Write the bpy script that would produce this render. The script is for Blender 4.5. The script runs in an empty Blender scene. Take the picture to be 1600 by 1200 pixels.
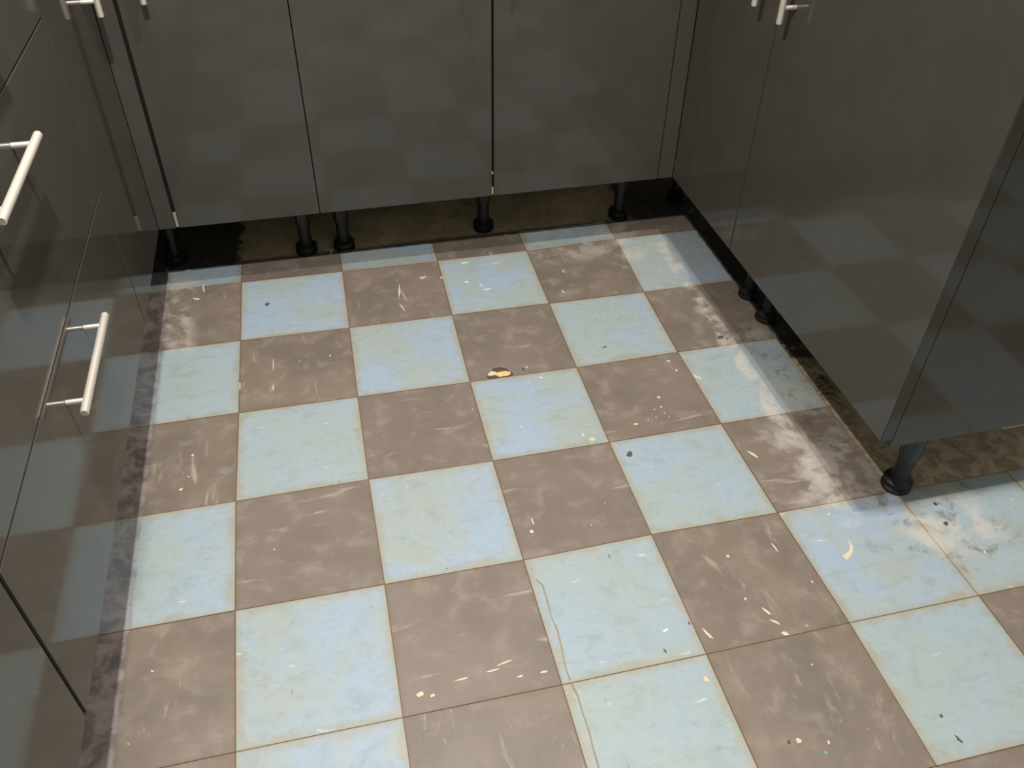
import bpy, bmesh, math, random
from mathutils import Matrix, Vector
random.seed(7)
S = bpy.context.scene
COL = S.collection

# ------------------------------------------------------------------ camera
F = 1332.6
R0 = (0.9738162551, -0.2269912824, 0.0125243377)      # camera right
R1 = (-0.1398785109, -0.6417007049, -0.7540916441)    # camera down
R2 = (0.1792091056, 0.7325948151, -0.6566497799)      # view direction
CAM = Vector((0.2276994, -1.7539364, 1.1380314))
cam = bpy.data.objects.new('camera', bpy.data.cameras.new('camera'))
COL.objects.link(cam)
cam.data.sensor_width = 36
cam.data.lens = F * 36 / 1600
cam.data.clip_start = 0.02
cam.matrix_world = Matrix(((R0[0], -R1[0], -R2[0], CAM.x), (R0[1], -R1[1], -R2[1], CAM.y),
                           (R0[2], -R1[2], -R2[2], CAM.z), (0, 0, 0, 1)))
S.camera = cam

# ------------------------------------------------------------------ world, lights, exposure
w = bpy.data.worlds.new('room_air')
S.world = w
w.use_nodes = True
w.node_tree.nodes['Background'].inputs[0].default_value = (0.93, 0.97, 1.0, 1)
w.node_tree.nodes['Background'].inputs[1].default_value = 0.45
S.view_settings.view_transform = 'Standard'
S.view_settings.look = 'None'
S.view_settings.gamma = 1
S.view_settings.use_curve_mapping = False
S.view_settings.exposure = 0.09

def area(name, loc, size, power, col):
    l = bpy.data.lights.new(name, 'AREA')
    l.shape = 'DISK'
    l.size = size
    l.energy = power
    l.color = col
    o = bpy.data.objects.new(name, l)
    o.location = loc
    COL.objects.link(o)
    return o
area('ceiling_downlight', (0.46, -0.91, 5.88), 0.24, 88, (1.0, 0.96, 0.92))
area('ceiling_spotlight', (0.93, -0.945, 2.95), 0.05, 30, (1.0, 0.97, 0.95))
area('hanging_lamp_light', (0.117, -0.948, 1.70), 0.035, 19.5, (1.0, 0.97, 0.96))

# ------------------------------------------------------------------ node helpers
class N:
    def __init__(s, name):
        s.m = bpy.data.materials.new(name)
        s.m.use_nodes = True
        s.t = s.m.node_tree
        s.b = s.t.nodes['Principled BSDF']
    def new(s, kind, **kw):
        n = s.t.nodes.new(kind)
        for k, v in kw.items():
            setattr(n, k, v)
        return n
    def put(s, sock, v):
        if isinstance(v, bpy.types.NodeSocket):
            s.t.links.new(v, sock)
        elif v is not None:
            if isinstance(v, tuple) and len(v) == 3 and sock.type == 'RGBA':
                v = v + (1,)
            sock.default_value = v
    def math(s, op, a, b=None, c=None, clamp=False):
        n = s.new('ShaderNodeMath', operation=op)
        n.use_clamp = clamp
        for i, v in enumerate((a, b, c)):
            if v is not None:
                s.put(n.inputs[i], v)
        return n.outputs[0]
    def mix(s, f, a, b, mode='MIX'):
        n = s.new('ShaderNodeMix', data_type='RGBA', blend_type=mode)
        s.put(n.inputs[0], f); s.put(n.inputs[6], a); s.put(n.inputs[7], b)
        return n.outputs[2]
    def ramp(s, v, lo, hi, a=0.0, b=1.0):
        n = s.new('ShaderNodeMapRange', interpolation_type='SMOOTHSTEP')
        for i, x in enumerate((v, lo, hi, a, b)):
            s.put(n.inputs[i], x)
        return n.outputs[0]
    def noise(s, vec, scale, detail=4, rough=.55, dist=0.0, stretch=None, off=None):
        if stretch or off:
            mp = s.new('ShaderNodeMapping')
            s.put(mp.inputs[0], vec)
            if stretch: mp.inputs[3].default_value = stretch
            if off: mp.inputs[1].default_value = off
            vec = mp.outputs[0]
        n = s.new('ShaderNodeTexNoise')
        s.put(n.inputs['Vector'], vec)
        n.inputs['Scale'].default_value = scale
        n.inputs['Detail'].default_value = detail
        n.inputs['Roughness'].default_value = rough
        n.inputs['Distortion'].default_value = dist
        return n.outputs[0]
    def pos(s):
        g = s.new('ShaderNodeNewGeometry')
        x = s.new('ShaderNodeSeparateXYZ')
        s.put(x.inputs[0], g.outputs['Position'])
        return g.outputs['Position'], x.outputs[0], x.outputs[1], x.outputs[2]
    def bump(s, h, strength, dist=.001):
        n = s.new('ShaderNodeBump')
        n.inputs['Strength'].default_value = strength
        n.inputs['Distance'].default_value = dist
        s.put(n.inputs['Height'], h)
        s.put(s.b.inputs['Normal'], n.outputs[0])
    def box(s, x, y, x0, x1, y0, y1, e=.03):
        a = s.math('MULTIPLY', s.ramp(x, x0 - e, x0 + e), s.ramp(x, x1 - e, x1 + e, 1, 0))
        b = s.math('MULTIPLY', s.ramp(y, y0 - e, y0 + e), s.ramp(y, y1 - e, y1 + e, 1, 0))
        return s.math('MULTIPLY', a, b)

def lin(r, g, b):
    f = lambda c: (c / 255 / 12.92) if c < 10.3 else ((c / 255 + .055) / 1.055) ** 2.4
    return (f(r), f(g), f(b))

PL_Y, PL_XR, PL_XL = 0.086, 1.137, -0.157        # where the plinths used to stand

def streak_and_dirt_layers(n, col, P, x, y, rnd):
    """a pale streak and old plaster smears along the cabinets and the grime left where the plinths stood"""
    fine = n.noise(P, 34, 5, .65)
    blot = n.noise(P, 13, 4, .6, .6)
    # narrow pale streak beside the right cabinets, then pale plaster / worn smears
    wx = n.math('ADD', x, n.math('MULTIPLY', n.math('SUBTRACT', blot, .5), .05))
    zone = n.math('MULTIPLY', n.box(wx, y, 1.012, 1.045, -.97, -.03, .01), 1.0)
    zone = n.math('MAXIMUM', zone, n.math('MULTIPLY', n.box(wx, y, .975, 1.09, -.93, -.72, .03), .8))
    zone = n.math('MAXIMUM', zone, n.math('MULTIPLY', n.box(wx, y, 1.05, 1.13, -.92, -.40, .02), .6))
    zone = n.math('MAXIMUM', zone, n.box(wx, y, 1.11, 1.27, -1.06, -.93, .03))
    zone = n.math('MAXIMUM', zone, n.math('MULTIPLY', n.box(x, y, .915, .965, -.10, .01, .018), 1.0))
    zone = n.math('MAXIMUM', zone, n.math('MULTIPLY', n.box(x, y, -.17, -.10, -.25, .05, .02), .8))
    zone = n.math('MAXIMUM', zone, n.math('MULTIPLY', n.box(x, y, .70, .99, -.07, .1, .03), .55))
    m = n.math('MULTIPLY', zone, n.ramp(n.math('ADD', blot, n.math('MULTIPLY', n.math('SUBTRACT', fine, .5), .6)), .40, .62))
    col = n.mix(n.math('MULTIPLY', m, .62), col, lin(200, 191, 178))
    # dark grime speckle inside those zones
    z2 = n.box(x, y, 1.04, 1.3, -1.1, -.25, .05)
    m = n.math('MULTIPLY', z2, n.ramp(n.noise(P, 22, 5, .7, .3, off=(3, 1, 0)), .52, .68))
    col = n.mix(n.math('MULTIPLY', m, .6), col, lin(92, 84, 72))
    # under the cabinets
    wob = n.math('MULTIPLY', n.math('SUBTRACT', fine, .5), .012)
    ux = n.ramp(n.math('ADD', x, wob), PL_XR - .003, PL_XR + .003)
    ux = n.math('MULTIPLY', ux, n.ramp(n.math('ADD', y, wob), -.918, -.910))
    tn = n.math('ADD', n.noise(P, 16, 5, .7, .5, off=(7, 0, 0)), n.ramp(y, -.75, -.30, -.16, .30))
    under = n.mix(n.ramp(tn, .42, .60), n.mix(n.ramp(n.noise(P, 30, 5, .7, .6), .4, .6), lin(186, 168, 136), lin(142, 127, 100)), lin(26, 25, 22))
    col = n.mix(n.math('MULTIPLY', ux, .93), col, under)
    ul = n.ramp(n.math('ADD', x, wob), PL_XL - .004, PL_XL + .002, 1, 0)
    lcol = n.mix(n.ramp(n.noise(P, 26, 5, .7, .4), .38, .62), lin(96, 88, 90), lin(172, 158, 152))
    col = n.mix(n.math('MULTIPLY', ul, .55), col, lcol)
    return col

def tile_material(name, kind):
    n = N(name)
    P, x, y, z = n.pos()
    oi = n.new('ShaderNodeObjectInfo')
    rnd = oi.outputs['Random']
    off = n.new('ShaderNodeVectorMath', operation='ADD')
    n.put(off.inputs[0], P)
    cmb = n.new('ShaderNodeCombineXYZ')
    n.put(cmb.inputs[0], n.math('MULTIPLY', rnd, 9.0)); n.put(cmb.inputs[1], n.math('MULTIPLY', rnd, 5.0))
    n.put(off.inputs[1], cmb.outputs[0])
    V = off.outputs[0]
    uv = n.new('ShaderNodeUVMap'); uv.uv_map = 'UVMap'
    sx = n.new('ShaderNodeSeparateXYZ'); n.put(sx.inputs[0], uv.outputs[0])
    eu = n.math('MINIMUM', sx.outputs[0], n.math('SUBTRACT', 1.0, sx.outputs[0]))
    ev = n.math('MINIMUM', sx.outputs[1], n.math('SUBTRACT', 1.0, sx.outputs[1]))
    edge = n.math('MINIMUM', eu, ev)
    big = n.noise(V, 7, 4, .55, .5)
    mid = n.noise(V, 24, 5, .6, .3)
    fine = n.noise(V, 120, 4, .7)
    if kind == 'blue':
        a = n.mix(n.ramp(big, .36, .62), lin(154, 170, 185), lin(158, 167, 161))
        a = n.mix(n.ramp(rnd, 0, 1, 0, .7), a, lin(156, 169, 167))
        a = n.mix(n.math('MULTIPLY', n.ramp(mid, .50, .75), .55), a, lin(140, 152, 146))
        # brown-yellow scuffing creeping in from the edges
        em = n.math('MULTIPLY', n.ramp(n.math('ADD', edge, n.math('MULTIPLY', n.math('SUBTRACT', mid, .5), .22)), .0, .075, 1, 0), .62)
        a = n.mix(em, a, lin(158, 148, 122))
        sm = n.noise(V, 30, 6, .72, .8, stretch=(.7, 1.5, 1), off=(8, 4, 0))
        a = n.mix(n.math('MULTIPLY', n.ramp(sm, .50, .68), .24), a, lin(122, 130, 122))
        # white marks
        st = n.noise(V, 40, 3, .5, .2, stretch=(.6, 1.9, 1), off=(2, 2, 0))
        a = n.mix(n.math('MULTIPLY', n.ramp(st, .68, .76), .5), a, lin(205, 212, 205))
        dk = n.noise(V, 60, 3, .6, .2, stretch=(1.6, .7, 1), off=(5, 2, 0))
        a = n.mix(n.math('MULTIPLY', n.ramp(dk, .69, .78), .55), a, lin(96, 104, 98))
    else:
        a = n.mix(n.ramp(big, .35, .65), lin(126, 113, 99), lin(113, 102, 90))
        a = n.mix(n.ramp(rnd, 0, 1, 0, .4), a, lin(124, 112, 102))
        a = n.mix(n.math('MULTIPLY', n.ramp(mid, .50, .72), .5), a, lin(150, 137, 123))
        em = n.math('MULTIPLY', n.ramp(n.math('ADD', edge, n.math('MULTIPLY', n.math('SUBTRACT', mid, .5), .1)), .0, .04, 1, 0), .4)
        a = n.mix(em, a, lin(122, 100, 76))
        # marbled white streaks, lengthwise on some tiles and crosswise on others
        s1 = n.noise(V, 16, 5, .62, .5, stretch=(2.6, .55, 1), off=(1, 6, 0))
        s2 = n.noise(V, 16, 5, .62, .5, stretch=(.5, 2.8, 1), off=(4, 3, 0))
        pick = n.math('GREATER_THAN', rnd, .5)
        s = n.math('ADD', n.math('MULTIPLY', s1, n.math('SUBTRACT', 1.0, pick)), n.math('MULTIPLY', s2, pick))
        a = n.mix(n.math('MULTIPLY', n.ramp(s, .60, .74), .6), a, lin(188, 172, 156))
        sp = n.noise(V, 75, 2, .5, .0, off=(2, 9, 0))
        a = n.mix(n.ramp(sp, .76, .80), a, lin(205, 196, 170))
    a = n.mix(n.math('MULTIPLY', n.math('SUBTRACT', fine, .45), .35, clamp=True), a, lin(90, 84, 74))
    a = n.mix(n.math('MULTIPLY', n.ramp(edge, .0, .012, 1, 0), .8 if kind == 'blue' else .6), a, lin(140, 122, 92) if kind == 'blue' else lin(108, 90, 68))
    a = streak_and_dirt_layers(n, a, P, x, y, rnd)
    n.put(n.b.inputs['Base Color'], a)
    n.put(n.b.inputs['Roughness'], n.ramp(mid, .3, .7, .38, .62))
    n.bump(n.math('ADD', mid, n.math('MULTIPLY', fine, .4)), .25, .0008)
    return n.m

def gloss_material(name, base=(72, 69, 62), rough=.055):
    n = N(name)
    P, x, y, z = n.pos()
    sm = n.noise(P, 5, 4, .6, 1.0)
    sm2 = n.noise(P, 11, 5, .65, .4, off=(3, 3, 3))
    fine = n.noise(P, 300, 2, .5)
    c = n.mix(n.ramp(sm, .35, .7), lin(*base), lin(base[0] + 4, base[1] + 4, base[2] + 3))
    c = n.mix(n.math('MULTIPLY', n.ramp(sm2, .5, .7), .35), c, lin(base[0] + 9, base[1] + 9, base[2] + 9))
    n.put(n.b.inputs['Base Color'], c)
    r = n.math('ADD', n.ramp(sm2, .35, .7, rough, rough + .05), n.math('MULTIPLY', fine, .01))
    n.put(n.b.inputs['Roughness'], r)
    n.b.inputs['IOR'].default_value = 1.5
    n.b.inputs['Specular IOR Level'].default_value = .33
    return n.m

def plain(name, col, rough=.6, metal=0.0, scale=40, var=.25, bump=.1):
    n = N(name)
    P, x, y, z = n.pos()
    t = n.noise(P, scale, 4, .6)
    c = lin(*col)
    d = tuple(v * (1 - var) for v in c)
    n.put(n.b.inputs['Base Color'], n.mix(t, c, d))
    n.b.inputs['Metallic'].default_value = metal
    n.put(n.b.inputs['Roughness'], n.ramp(t, .3, .7, max(.02, rough - .06), min(1, rough + .06)))
    if bump:
        n.bump(t, bump, .001)
    return n.m

def screed_material():
    n = N('dusty_screed')
    P, x, y, z = n.pos()
    t = n.noise(P, 8, 5, .65, .6)
    f = n.noise(P, 60, 4, .7)
    c = n.mix(n.ramp(t, .35, .65), lin(214, 192, 150), lin(180, 162, 124))
    c = n.mix(n.math('MULTIPLY', n.ramp(f, .5, .7), .4), c, lin(104, 94, 74))
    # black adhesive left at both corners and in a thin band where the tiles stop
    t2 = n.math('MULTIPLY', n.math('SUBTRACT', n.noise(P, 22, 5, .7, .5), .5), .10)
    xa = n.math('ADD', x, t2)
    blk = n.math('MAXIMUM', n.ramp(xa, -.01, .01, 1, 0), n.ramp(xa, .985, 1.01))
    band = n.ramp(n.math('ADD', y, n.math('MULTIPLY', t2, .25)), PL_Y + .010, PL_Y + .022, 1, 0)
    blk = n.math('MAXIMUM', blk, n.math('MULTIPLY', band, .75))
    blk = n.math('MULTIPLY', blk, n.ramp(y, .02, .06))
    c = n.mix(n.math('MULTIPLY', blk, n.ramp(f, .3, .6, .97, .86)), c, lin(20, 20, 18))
    joint = n.ramp(y, PL_Y - .002, PL_Y, 1, 0)
    c = n.mix(joint, c, lin(120, 96, 66))
    n.put(n.b.inputs['Base Color'], c)
    n.b.inputs['Roughness'].default_value = .85
    n.bump(f, .4, .001)
    return n.m

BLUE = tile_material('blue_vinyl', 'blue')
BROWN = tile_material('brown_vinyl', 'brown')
SCREED = screed_material()
GLOSS = gloss_material('grey_gloss_laminate')
EDGE = gloss_material('grey_gloss_edging', (78, 75, 70), .25)
CARC = plain('dark_carcass_board', (30, 29, 27), .6, scale=30)  # dark colour stands in for the shade inside the door gaps
BOARD = plain('pale_underside_board', (150, 144, 130), .6, scale=30)
LEGM = plain('black_leg_plastic', (20, 21, 20), .42, scale=60)
LEGG = plain('grey_leg_sleeve', (36, 44, 44), .4, scale=60)
METAL = plain('brushed_steel', (236, 226, 210), .42, .6, scale=6, var=.03, bump=0)
WHITEW = plain('painted_plaster', (198, 196, 188), .85, scale=12, var=.06)
WORKT = plain('laminate_worktop', (96, 92, 86), .4, scale=90, var=.3)
CREAM = plain('cream_paint_fleck', (214, 200, 168), .7, scale=90, var=.12)
WHITEP = plain('white_paint_and_sliver', (214, 212, 200), .7, scale=90, var=.12)
DARKP = plain('dark_scuff', (92, 76, 66), .7, scale=90, var=.3)
REDP = plain('brown_chip', (104, 74, 66), .7, scale=90, var=.3)
OCHRE = plain('exposed_ochre_screed', (236, 196, 132), .85, scale=80, var=.25, bump=.6)
BRKEDGE = plain('broken_tile_edge', (98, 76, 56), .9, scale=120, var=.4, bump=.5)
RUST = plain('rusty_crack', (158, 142, 108), .8, scale=60, var=.25)
GREENP = plain('green_paint_fleck', (110, 172, 138), .7, scale=90, var=.12)
PALEM = plain('chipboard_and_sliver', (176, 172, 152), .8, scale=90, var=.3)

# ------------------------------------------------------------------ object helpers
def link(name, bm, mat, parent=None, smooth=False):
    me = bpy.data.meshes.new(name)
    bmesh.ops.recalc_face_normals(bm, faces=bm.faces[:])
    bm.to_mesh(me); bm.free()
    me.materials.append(mat)
    if smooth:
        for p in me.polygons: p.use_smooth = True
        me.set_sharp_from_angle(angle=math.radians(40))
    o = bpy.data.objects.new(name, me)
    COL.objects.link(o)
    if parent: o.parent = parent
    return o
def add_box(bm, a, b, bevel=0):
    r = bmesh.ops.create_cube(bm, size=1)
    for v in r['verts']:
        v.co = Vector([a[i] + (v.co[i] + .5) * (b[i] - a[i]) for i in range(3)])
    if bevel:
        es = list({e for v in r['verts'] for e in v.link_edges})
        bmesh.ops.bevel(bm, geom=es, offset=bevel, segments=2, affect='EDGES')
def boxo(name, a, b, mat, parent=None, bevel=0):
    bm = bmesh.new(); add_box(bm, a, b, bevel)
    return link(name, bm, mat, parent)
def add_lathe(bm, prof, seg=24, axis_at=(0, 0)):
    rings = []
    for r, z in prof:
        rings.append([bm.verts.new((axis_at[0] + r * math.cos(2 * math.pi * k / seg), axis_at[1] + r * math.sin(2 * math.pi * k / seg), z)) for k in range(seg)])
    for a, b in zip(rings, rings[1:]):
        for k in range(seg):
            bm.faces.new((a[k], a[(k + 1) % seg], b[(k + 1) % seg], b[k]))
    bm.faces.new(rings[0][::-1]); bm.faces.new(rings[-1])
def add_rod(bm, p, q, r, seg=16, bev=.0012):
    p, q = Vector(p), Vector(q)
    d = (q - p); L = d.length
    M = Matrix.Translation(p) @ d.to_track_quat('Z', 'Y').to_matrix().to_4x4()
    tmp = bmesh.new()
    add_lathe(tmp, [(r - bev, 0), (r, bev), (r, L - bev), (r - bev, L)], seg)
    tmp.transform(M)
    me = bpy.data.meshes.new('t'); tmp.to_mesh(me); tmp.free(); bm.from_mesh(me); bpy.data.meshes.remove(me)
def empty(name, loc, label, cat, group=None):
    o = bpy.data.objects.new(name, None); COL.objects.link(o)
    o.location = loc; o.empty_display_size = .05
    o['label'] = label; o['category'] = cat
    if group: o['group'] = group
    return o
def loc_parent(o, root):
    o.parent = root
    o.matrix_parent_inverse = Matrix.Translation(root.location).inverted()
    return o

# ------------------------------------------------------------------ room shell
XL, XR, YB, ZB = -0.1364, 1.0376, -0.0263, 0.174
floor = boxo('floor', (-0.80, -3.6, -0.12), (2.6, 0.62, -0.003), SCREED); floor['kind'] = 'structure'
for nm, a, b in (('wall_back', (-.90, .62, -.12), (2.7, .72, 6.0)), ('wall_left', (-.90, -3.6, -.12), (-.80, .62, 6.0)),
                 ('wall_right', (2.6, -3.6, -.12), (2.7, .62, 6.0)), ('ceiling', (-.90, -3.6, 2.82), (2.7, .72, 2.92))):
    if nm == 'ceiling': b = (2.7, .72, 6.07); a = (-.9, -3.6, 6.0)
    o = boxo(nm, a, b, WHITEW); o['kind'] = 'structure'

# ------------------------------------------------------------------ floor tiles
T = .2286
PX = {0: [(377.5, 441), (376, 532), (373, 645), (368.5, 783), (367.5, 954), (368, 1175)],
      1: [(535, 424), (546, 512), (559, 620), (576, 749), (601, 913), (630, 1121)],
      2: [(684, 408), (706.5, 492.5), (734.5, 597), (770, 720), (818, 875), (878, 1070)],
      3: [(823, 392), (858, 474), (901, 574), (952, 691), (1018, 835), (1104, 1022)],
      4: [(962, 373), (1006, 456), (1059, 550), (1127, 662), (1215, 801), (1327, 973)]}
def ground(px, py, z=0.0):
    """the measured point of the floor, in metres"""
    a, b = (px - 800) / F, (py - 600) / F
    d = Vector([R0[i] * a + R1[i] * b + R2[i] for i in range(3)])
    return CAM + d * ((z - CAM.z) / d.z)
JIT = {}
for u in PX:
    for v, p in enumerate(PX[u]):
        g = ground(*p)
        JIT[(u, v)] = (g.x - u * T, g.y + v * T)
def corner(u, v):
    j = JIT[(min(4, max(0, u)), min(5, max(0, v)))]
    return (u * T + j[0], -v * T + j[1])
def is_blue(u, v):
    if u == 5 and v == 4: return True
    if v >= 5: return (u + v) % 2 == 1
    return (u + v) % 2 == 0
NOTCH = [(.175, 0), (.160, .035), (.185, .085), (.235, .135), (.295, .150), (.350, .122), (.385, .075), (.412, .03), (.395, 0)]
def add_tile(u, v):
    c = [corner(u, v + 1), corner(u + 1, v + 1), corner(u + 1, v), corner(u, v)]   # front-left, front-right, back-right, back-left
    def at(s, t):
        return Vector([(c[0][i] * (1 - s) + c[1][i] * s) * (1 - t) + (c[3][i] * (1 - s) + c[2][i] * s) * t for i in (0, 1)] + [0])
    e = .0004 / T
    dz = random.uniform(-.0004, .0002)
    poly = [(e, e), (1 - e, e), (1 - e, 1 - e), (e, 1 - e)]
    if v == -1:
        tt = (PL_Y - c[0][1]) / (c[3][1] - c[0][1])
        n = 14
        poly = [(e, e), (1 - e, e)] + [(1 - k / n * (1 - 2 * e) - e, tt + random.uniform(-.012, .012)) for k in range(n + 1)]
    if (u, v) == (2, 1):
        poly = [(e, e)] + [(a, max(e, b)) for a, b in NOTCH] + poly[1:]
    bm = bmesh.new()
    uvl = bm.loops.layers.uv.new('UVMap')
    top = [bm.verts.new(at(*p) + Vector((0, 0, dz))) for p in poly]
    bot = [bm.verts.new(at(*p) + Vector((0, 0, -.003))) for p in poly]
    f = bm.faces.new(top)
    for l, p in zip(f.loops, poly): l[uvl].uv = p
    f = bm.faces.new(bot[::-1])
    k = len(poly)
    for i in range(k):
        f = bm.faces.new((top[i], bot[i], bot[(i + 1) % k], top[(i + 1) % k]))
        for l in f.loops: l[uvl].uv = (0, 0)
    link('tile', bm, BLUE if is_blue(u, v) else BROWN, floor)
for v in range(-1, 11):
    for u in range(-3, 10):
        add_tile(u, v)
# what shows through the broken tile
def blob(name, cx, cy, rx, ry, mat, z=.0, th=.0006, n=14, rot=0, jag=.25, parent=None):
    bm = bmesh.new()
    pts = []
    for k in range(n):
        a = 2 * math.pi * k / n
        r = 1 + random.uniform(-jag, jag)
        X, Y = rx * r * math.cos(a), ry * r * math.sin(a)
        pts.append((cx + X * math.cos(rot) - Y * math.sin(rot), cy + X * math.sin(rot) + Y * math.cos(rot)))
    a = [bm.verts.new((p[0], p[1], z + th)) for p in pts]
    b = [bm.verts.new((p[0], p[1], z - .0002)) for p in pts]
    bm.faces.new(a); bm.faces.new(b[::-1])
    for k in range(n): bm.faces.new((a[k], b[k], b[(k + 1) % n], a[(k + 1) % n]))
    return link(name, bm, mat, parent or floor)
g = ground(779, 582); blob('broken_tile_bed', g.x, g.y + .001, .038, .019, BRKEDGE, z=-.003, th=.0005, n=20, jag=.08)
g = ground(786, 583); blob('exposed_screed', g.x, g.y, .017, .0085, OCHRE, z=-.0026, th=.0014, n=16, rot=-.02, jag=.16)
g = ground(769, 584); blob('exposed_screed', g.x, g.y + .003, .010, .007, CREAM, z=-.0026, th=.0010, n=12)
SPOTS = [  # px, py, half length px, half width px, material, rotation
    (984, 709, 9, 6, REDP, -.3), (418, 475, 6, 4, DARKP, 0), (1126, 527, 9, 5, DARKP, .2), (1461, 787, 5, 4, DARKP, 0),
    (1478, 818, 5, 4, DARKP, -.4), (925, 687, 6, 4, CREAM, .3), (911, 680, 2.5, 4, WHITEP, 0), (993, 663, 6, 2, CREAM, 0),
    (1029, 621, 3.5, 3, WHITEP, .5), (1033, 636, 2.5, 1.6, WHITEP, 0), (1022, 640, 2.2, 1.6, WHITEP, 0), (1038, 645, 1.8, 2, WHITEP, 0),
    (1025, 652, 1.8, 1.4, WHITEP, 0), (1046, 651, 1.5, 1.5, WHITEP, 0), (1013, 657, 1.4, 1.4, WHITEP, 0), (1044, 564, 4, 2, WHITEP, -.2),
    (1057, 579, 3.4, 2.4, WHITEP, 0), (1089, 589, 4, 8, CREAM, .6), (1178, 711, 4, 11, CREAM, .5), (817, 577, 3, 5, DARKP, .2),
    (823, 574, 2, 2, WHITEP, 0), (1248, 1158, 7, 4, CREAM, -.6), (1233, 1160, 4, 3, DARKP, 0), (1295, 1160, 3, 3, CREAM, 0),
    (1290, 1176, 4, 3, GREENP, 0), (1137, 869, 4, 3, CREAM, -.5), (1165, 936, 3, 3, CREAM, 0), (1269, 910, 2, 3, CREAM, 0),
    (830, 831, 5, 3, CREAM, -.2), (832, 815, 1.6, 8, CREAM, 0), (924, 820, 1.6, 2.2, CREAM, 0), (1261, 978, 2, 2, CREAM, 0),
    (1104, 1062, 5, 5, CREAM, 0), (1039, 1017, 2.4, 4, DARKP, .2), (1077, 974, 2.4, 3, DARKP, 0), (1040, 985, 8, 3, WHITEP, .3),
    (1295, 804, 5, 2, CREAM, .1), (1539, 863, 2.5, 2, WHITEP, 0), (1471, 1119, 4, 2.5, DARKP, 0), (1498, 1155, 3, 6, DARKP, .2),
    (1440, 1123, 2, 1.4, WHITEP, 0), (301, 711, 3, 2, WHITEP, 0), (295, 745, 2, 2, WHITEP, 0), (283, 765, 5, 2.5, CREAM, .7),
    (660, 434, 8, 2, CREAM, .1), (690, 434, 4, 2, CREAM, 0), (727, 411, 12, 3, WHITEP, 0), (729, 441, 6, 2.5, WHITEP, 0),
    (762, 452, 10, 2.2, WHITEP, 0), (752, 446, 2, 6, WHITEP, .3), (657, 1085, 9, 4, CREAM, -.1), (675, 1087, 6, 2.5, CREAM, 0),
    (813, 1057, 7, 2, CREAM, .2), (850, 1050, 9, 2.5, CREAM, .1), (770, 1048, 20, 1.6, CREAM, .12), (790, 1035, 22, 1.5, CREAM, .15),
    (720, 1062, 18, 1.5, CREAM, .05), (1226, 990, 10, 3, CREAM, -.7), (1197, 955, 3, 10, CREAM, .5), (1211, 972, 3, 8, CREAM, .7),
    (1210, 855, 2, 10, CREAM, .2), (1105, 990, 3, 14, CREAM, .4), (318, 450, 2, 14, CREAM, .1), (307, 467, 9, 2.5, CREAM, -.4),
    (375, 603, 1.6, 12, CREAM, 0), (427, 570, 1.2, 14, CREAM, 0), (427, 606, 1.4, 7, CREAM, 0), (624, 455, 2, 22, CREAM, -.15), (628, 480, 1.6, 14, CREAM, .25),
    (880, 424, 1.5, 5, WHITEP, .2), (880, 456, 1.5, 5, WHITEP, .2), (468, 564, 1.4, 1.4, WHITEP, 0), (516, 556, 1.4, 3.5, WHITEP, -.3),
    (740, 687, 1.5, 1.5, WHITEP, 0), (738, 640, 3, 1.6, CREAM, .4), (814, 667, 3, 2, WHITEP, 0), (845, 590, 6, 2, WHITEP, -.5),
    (698, 888, 1.5, 1.5, DARKP, 0), (952, 870, 1.2, 4, DARKP, 0), (945, 542, 6, 1.4, DARKP, .05), (1070, 660, 1, 1, WHITEP, 0)]
for px, py, hw, hh, m, rot in SPOTS:
    g = ground(px, py)
    sc = (g - CAM).length / F
    blob('paint_fleck' if m not in (DARKP, REDP) else 'scuff_mark', g.x, g.y, hw * sc * .62, hh * sc * .9, m, z=0.0002, th=.0004,
         n=10 if hw + hh > 5 else 6, rot=rot, jag=.35)
def ribbon(name, pts, wpx, mat):
    G = [ground(*p) for p in pts]
    bm = bmesh.new(); L = []; Rr = []
    for i, g in enumerate(G):
        d = (G[min(i + 1, len(G) - 1)] - G[max(i - 1, 0)]).normalized()
        nn = Vector((-d.y, d.x, 0)); ww = wpx[i] * (g - CAM).length / F / 2 if isinstance(wpx, list) else wpx * (g - CAM).length / F / 2 * random.uniform(.5, 1.4)
        L.append((g + nn * ww)); Rr.append((g - nn * ww))
    q = [[bm.verts.new((p.x, p.y, z)) for p in A] for A in (L, Rr) for z in (.0006, 0)]
    a, a0, b, b0 = q
    for i in range(len(G) - 1):
        bm.faces.new((a[i], a[i + 1], b[i + 1], b[i])); bm.faces.new((a0[i], a[i], a[i + 1], a0[i + 1])[::-1])
        bm.faces.new((b0[i], b[i], b[i + 1], b0[i + 1])); bm.faces.new((a0[i], b0[i], b0[i + 1], a0[i + 1]))
    bm.faces.new((a[0], b[0], b0[0], a0[0])); bm.faces.new((a[-1], b[-1], b0[-1], a0[-1]))
    return link(name, bm, mat, floor)
ribbon('crack', [(838, 905), (848, 915), (857, 945), (862, 965), (871, 985), (877, 1010), (884, 1045), (891, 1063)], 2.2, RUST)
ribbon('crack', [(893, 1068), (903, 1088), (911, 1115), (921, 1145), (927, 1170), (935, 1197), (938, 1225)], 3.6, RUST)
ribbon('paint_fleck', [(1325, 845), (1330, 852), (1330, 861), (1325, 868), (1319, 872)], [1.5, 4, 5, 7, 9], CREAM)

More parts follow.
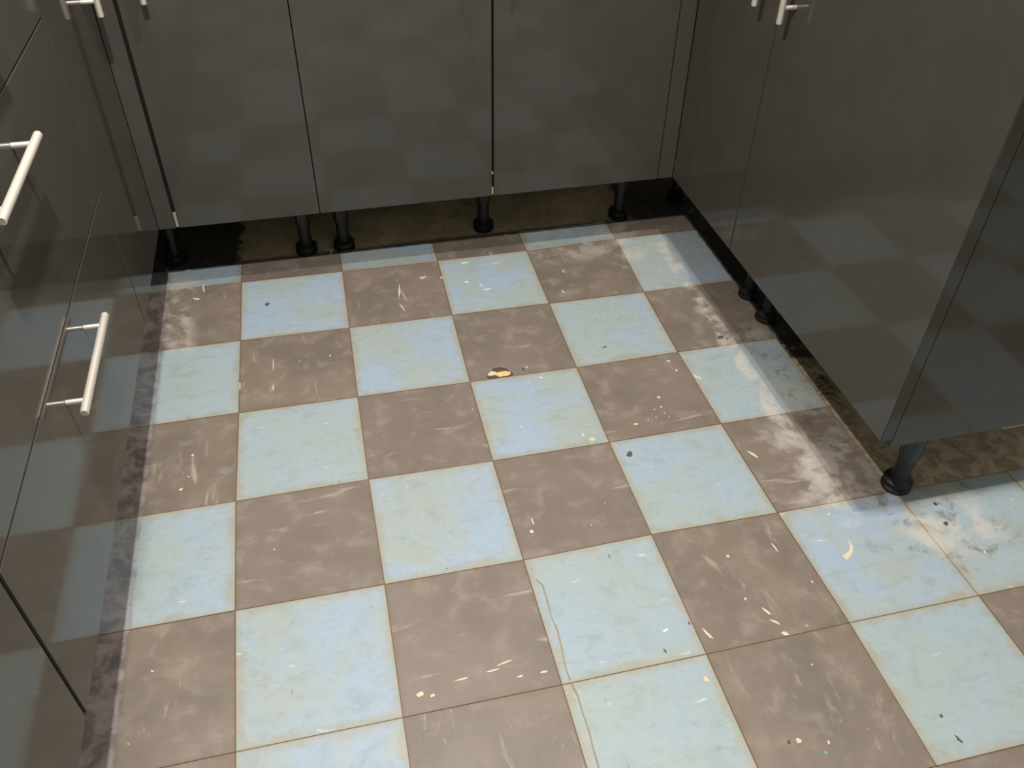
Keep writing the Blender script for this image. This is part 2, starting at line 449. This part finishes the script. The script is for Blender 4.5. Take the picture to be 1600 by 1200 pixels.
# ------------------------------------------------------------------ cabinet parts
def handle_mesh(p, q, out, base, r=.0055):
    """bar from p to q with two standoffs reaching back to the door face"""
    bm = bmesh.new()
    add_rod(bm, p, q, r)
    p, q = Vector(p), Vector(q); d = (q - p).normalized()
    for s in (p + d * .026, q - d * .026):
        e = s.copy()
        e[out] = base
        add_rod(bm, s, e, .0036, 12, .0004)
    return bm
LEG_TOP = [(.0175, .078), (.0178, .080), (.0178, .158), (.030, .160), (.030, .1745)]
LEG_LOW = [(.0145, .020), (.0145, .030), (.0155, .031), (.0155, .034), (.0145, .035), (.0145, .079)]
LEG_FOOT = [(.0255, .0), (.0265, .0015), (.0265, .007), (.0225, .009), (.0225, .014), (.0255, .016), (.0255, .0195), (.0165, .024), (.0145, .026)]
def lathe_bm(prof, seg=28):
    bm = bmesh.new(); add_lathe(bm, prof, seg); return bm
_leg = []
def leg(x, y, root, sleeve=LEGM):
    bm = bmesh.new()
    add_lathe(bm, LEG_TOP, 24)
    for k in range(6):                       # ribs of the upper sleeve
        a = k * math.pi / 3
        add_box(bm, (.0175 * math.cos(a) - .0012, .0175 * math.sin(a) - .0012, .084), (.0175 * math.cos(a) + .0012, .0175 * math.sin(a) + .0012, .158))
    o = link('leg', bm, sleeve, None, True); o.location = (x, y, 0); loc_parent(o, root)
    f = link('adjusting_foot', lathe_bm(LEG_FOOT), LEGM, o, True)
    g = link('threaded_stem', lathe_bm(LEG_LOW), LEGM, o, True)
    return o
def carcass(root, a, b):
    """side panels, bottom, back and top rails, open inside"""
    t = .018
    bm = bmesh.new()
    u = boxo('bottom_board', (a[0] + .002, a[1] + .03, a[2]), (b[0] - .002, b[1], a[2] + t - .001), BOARD); loc_parent(u, root)
    add_box(bm, a, (b[0], a[1] + .029, a[2] + t))
    add_box(bm, (a[0], a[1], b[2] - t), b)
    add_box(bm, (a[0], a[1], a[2] + t), (a[0] + t, b[1], b[2] - t))
    add_box(bm, (b[0] - t, a[1], a[2] + t), (b[0], b[1], b[2] - t))
    add_box(bm, (a[0] + t, b[1] - t, a[2] + t), (b[0] - t, b[1], b[2] - t))
    add_box(bm, (a[0] + t, a[1], a[2] + t), (b[0] - t, a[1] + t, b[2] - t))
    o = link('carcass', bm, CARC); loc_parent(o, root); return o
def panel(name, root, a, b, mat=None, bev=.0012):
    o = boxo(name, a, b, mat or GLOSS, None, .0004 if name == 'end_panel' else bev); loc_parent(o, root); return o
def sub(o, door):
    o.parent = door; o.matrix_parent_inverse = door.matrix_world.inverted() if False else Matrix.Identity(4)
    o.matrix_parent_inverse = Matrix.Translation(door.parent.location if door.parent else (0, 0, 0)).inverted() @ Matrix.Identity(4) if False else Matrix.Identity(4)
    return o
ZT = .880
D = .022
HB = .026          # handle bar centre stands off the door by this

def handle_on(door, p, q, out, base):
    o = link('handle', handle_mesh(p, q, out, base), METAL, None, True)
    o.parent = door                      # door's own origin coincides with the world origin
    return o

# back run ---------------------------------------------------------
yb0 = YB + D + .002
c = empty('base_cabinet', (.005, .27, 0), 'narrow glossy grey cabinet at the left end of the back row', 'cabinet')
carcass(c, (-.195, yb0, ZB + .0005), (.2035, .58, ZT))
panel('corner_filler', c, (XL + .0004, YB, ZB), (-.1010, YB + D, ZT - .004))
d = panel('door', c, (-.0935, YB, ZB), (.2040, YB + D, ZT - .004))
handle_on(d, (-.045, YB - HB, .640), (-.045, YB - HB, .855), 1, YB)
leg(-.150, .130, c); leg(.159, .108, c)
for x in (-.152, .158): leg(x, .50, c)
o = boxo('gap_sliver', (-.1000, YB + .004, ZB + .001), (-.0945, YB + .012, ZB + .033), PALEM); o.parent = d  # pale sliver at the foot of the gap beside the door

c = empty('base_cabinet', (.605, .27, 0), 'wide two-door glossy grey cabinet in the back row, black gap between its doors', 'cabinet')
carcass(c, (.2055, yb0, ZB + .0005), (1.0005, .58, ZT))
d1 = panel('door', c, (.2062, YB, ZB), (.5956, YB + D, ZT - .004))
d2 = panel('door', c, (.6004, YB, ZB), (.9985, YB + D, ZT - .004))
handle_on(d1, (.548, YB - HB, .655), (.548, YB - HB, .860), 1, YB)
handle_on(d2, (.648, YB - HB, .655), (.648, YB - HB, .860), 1, YB)
panel('corner_filler', c, (1.0005, YB, ZB), (XR - .0004, YB + D, ZT - .004))
leg(.250, .106, c); leg(.605, .126, c); leg(.964, .112, c)
for x in (.248, .603, .963): leg(x, .50, c)
for z0, z1 in ((ZB + .002, ZB + .018), (ZB + .052, ZB + .056)):
    o = boxo('gap_sliver', (.5958, YB + .005, z0), (.5992, YB + .012, z1), WHITEP); o.parent = d1  # pale slivers low in the gap between the two doors

# right run --------------------------------------------------------
xr0 = XR + D + .002
c = empty('base_cabinet', (1.35, -.17, 0), 'narrow glossy grey cabinet on the right, beside the back corner', 'cabinet')
carcass(c, (xr0, -.3565, ZB + .0005), (1.60, .24, ZT))
d = panel('door', c, (XR, -.3555, ZB), (XR + D, YB - .0006, ZT - .004))
handle_on(d, (XR - HB, -.311, .655), (XR - HB, -.311, .860), 0, XR)
leg(1.148, -.296, c); leg(1.150, .17, c)
for y in (-.311, .17): leg(1.56, y, c)

c = empty('base_cabinet', (1.35, -.65, 0), 'wide glossy grey cabinet on the right with exposed end panel and black front foot', 'cabinet')
carcass(c, (xr0, -.925, ZB + .0005), (1.60, -.3580, ZT))
d = panel('door', c, (XR, -.9430, ZB), (XR + D, -.3582, ZT - .004))
handle_on(d, (XR - HB, -.408, .655), (XR - HB, -.408, .860), 0, XR)
p = panel('end_panel', c, (XR + D + .0005, -.9425, .156), (1.62, -.926, ZT))
o = boxo('lifted_edging', (1.272, -.9424, .1535), (1.62, -.9275, .1560), PALEM); o.parent = p
leg(1.147, -.387, c); leg(1.150, -.902, c, LEGG)
for y in (-.403, -.89): leg(1.56, y, c)

# left run ---------------------------------------------------------
xl0 = XL - D - .002
c = empty('base_cabinet', (-.45, -.18, 0), 'narrow glossy grey one-door cabinet on the left, beside the back corner', 'cabinet')
carcass(c, (-.74, -.3635, ZB + .0005), (xl0, -.0095, ZT))
d = panel('door', c, (XL - D, -.3625, ZB), (XL, YB - .0006, ZT - .004))
handle_on(d, (XL + HB, -.108, .640), (XL + HB, -.108, .855), 0, XL)
for y in (-.32, -.05):
    leg(-.262, y, c); leg(-.69, y, c)

c = empty('drawer_cabinet', (-.45, -.76, 0), 'glossy grey drawer cabinet on the left, three drawers with steel bar handles', 'cabinet')
carcass(c, (-.74, -1.1515, ZB + .0005), (xl0, -.3645, ZT))
for k, (z0, z1) in enumerate(((ZB, .4460), (.4482, .7215), (.7237, ZT - .004))):
    d = panel('drawer_front', c, (XL - D, -1.1490, z0), (XL, -.3655, z1))
    zh = z1 - .050
    handle_on(d, (XL + HB, -.866, zh), (XL + HB, -.652, zh), 0, XL)
for y in (-.41, -1.105):
    leg(-.262, y, c); leg(-.69, y, c)

c = empty('base_cabinet', (-.45, -1.45, 0), 'glossy grey cabinet at the bottom left, nearest the viewer, cut off by the frame', 'cabinet')
carcass(c, (-.74, -1.7545, ZB + .0005), (xl0, -1.1535, ZT))
panel('door', c, (XL - D, -1.7535, ZB), (XL, -1.1540, ZT - .004))
for y in (-1.20, -1.71):
    leg(-.262, y, c); leg(-.69, y, c)

# worktops (just above the frame)
for a, b, lab in (((-.74, -1.76, ZT), (XL + .018, -.012, ZT + .038), 'grey worktop over the left cabinets, above the picture'),
                  ((-.74, .016, ZT), (1.62, .62, ZT + .038), 'grey worktop over the back cabinets, above the picture'),
                  ((XR - .018, -.95, ZT), (1.62, .0145, ZT + .038), 'grey worktop over the right cabinets, above the picture')):
    o = boxo('worktop', a, b, WORKT, None, .002)
    o['label'] = lab; o['category'] = 'worktop'
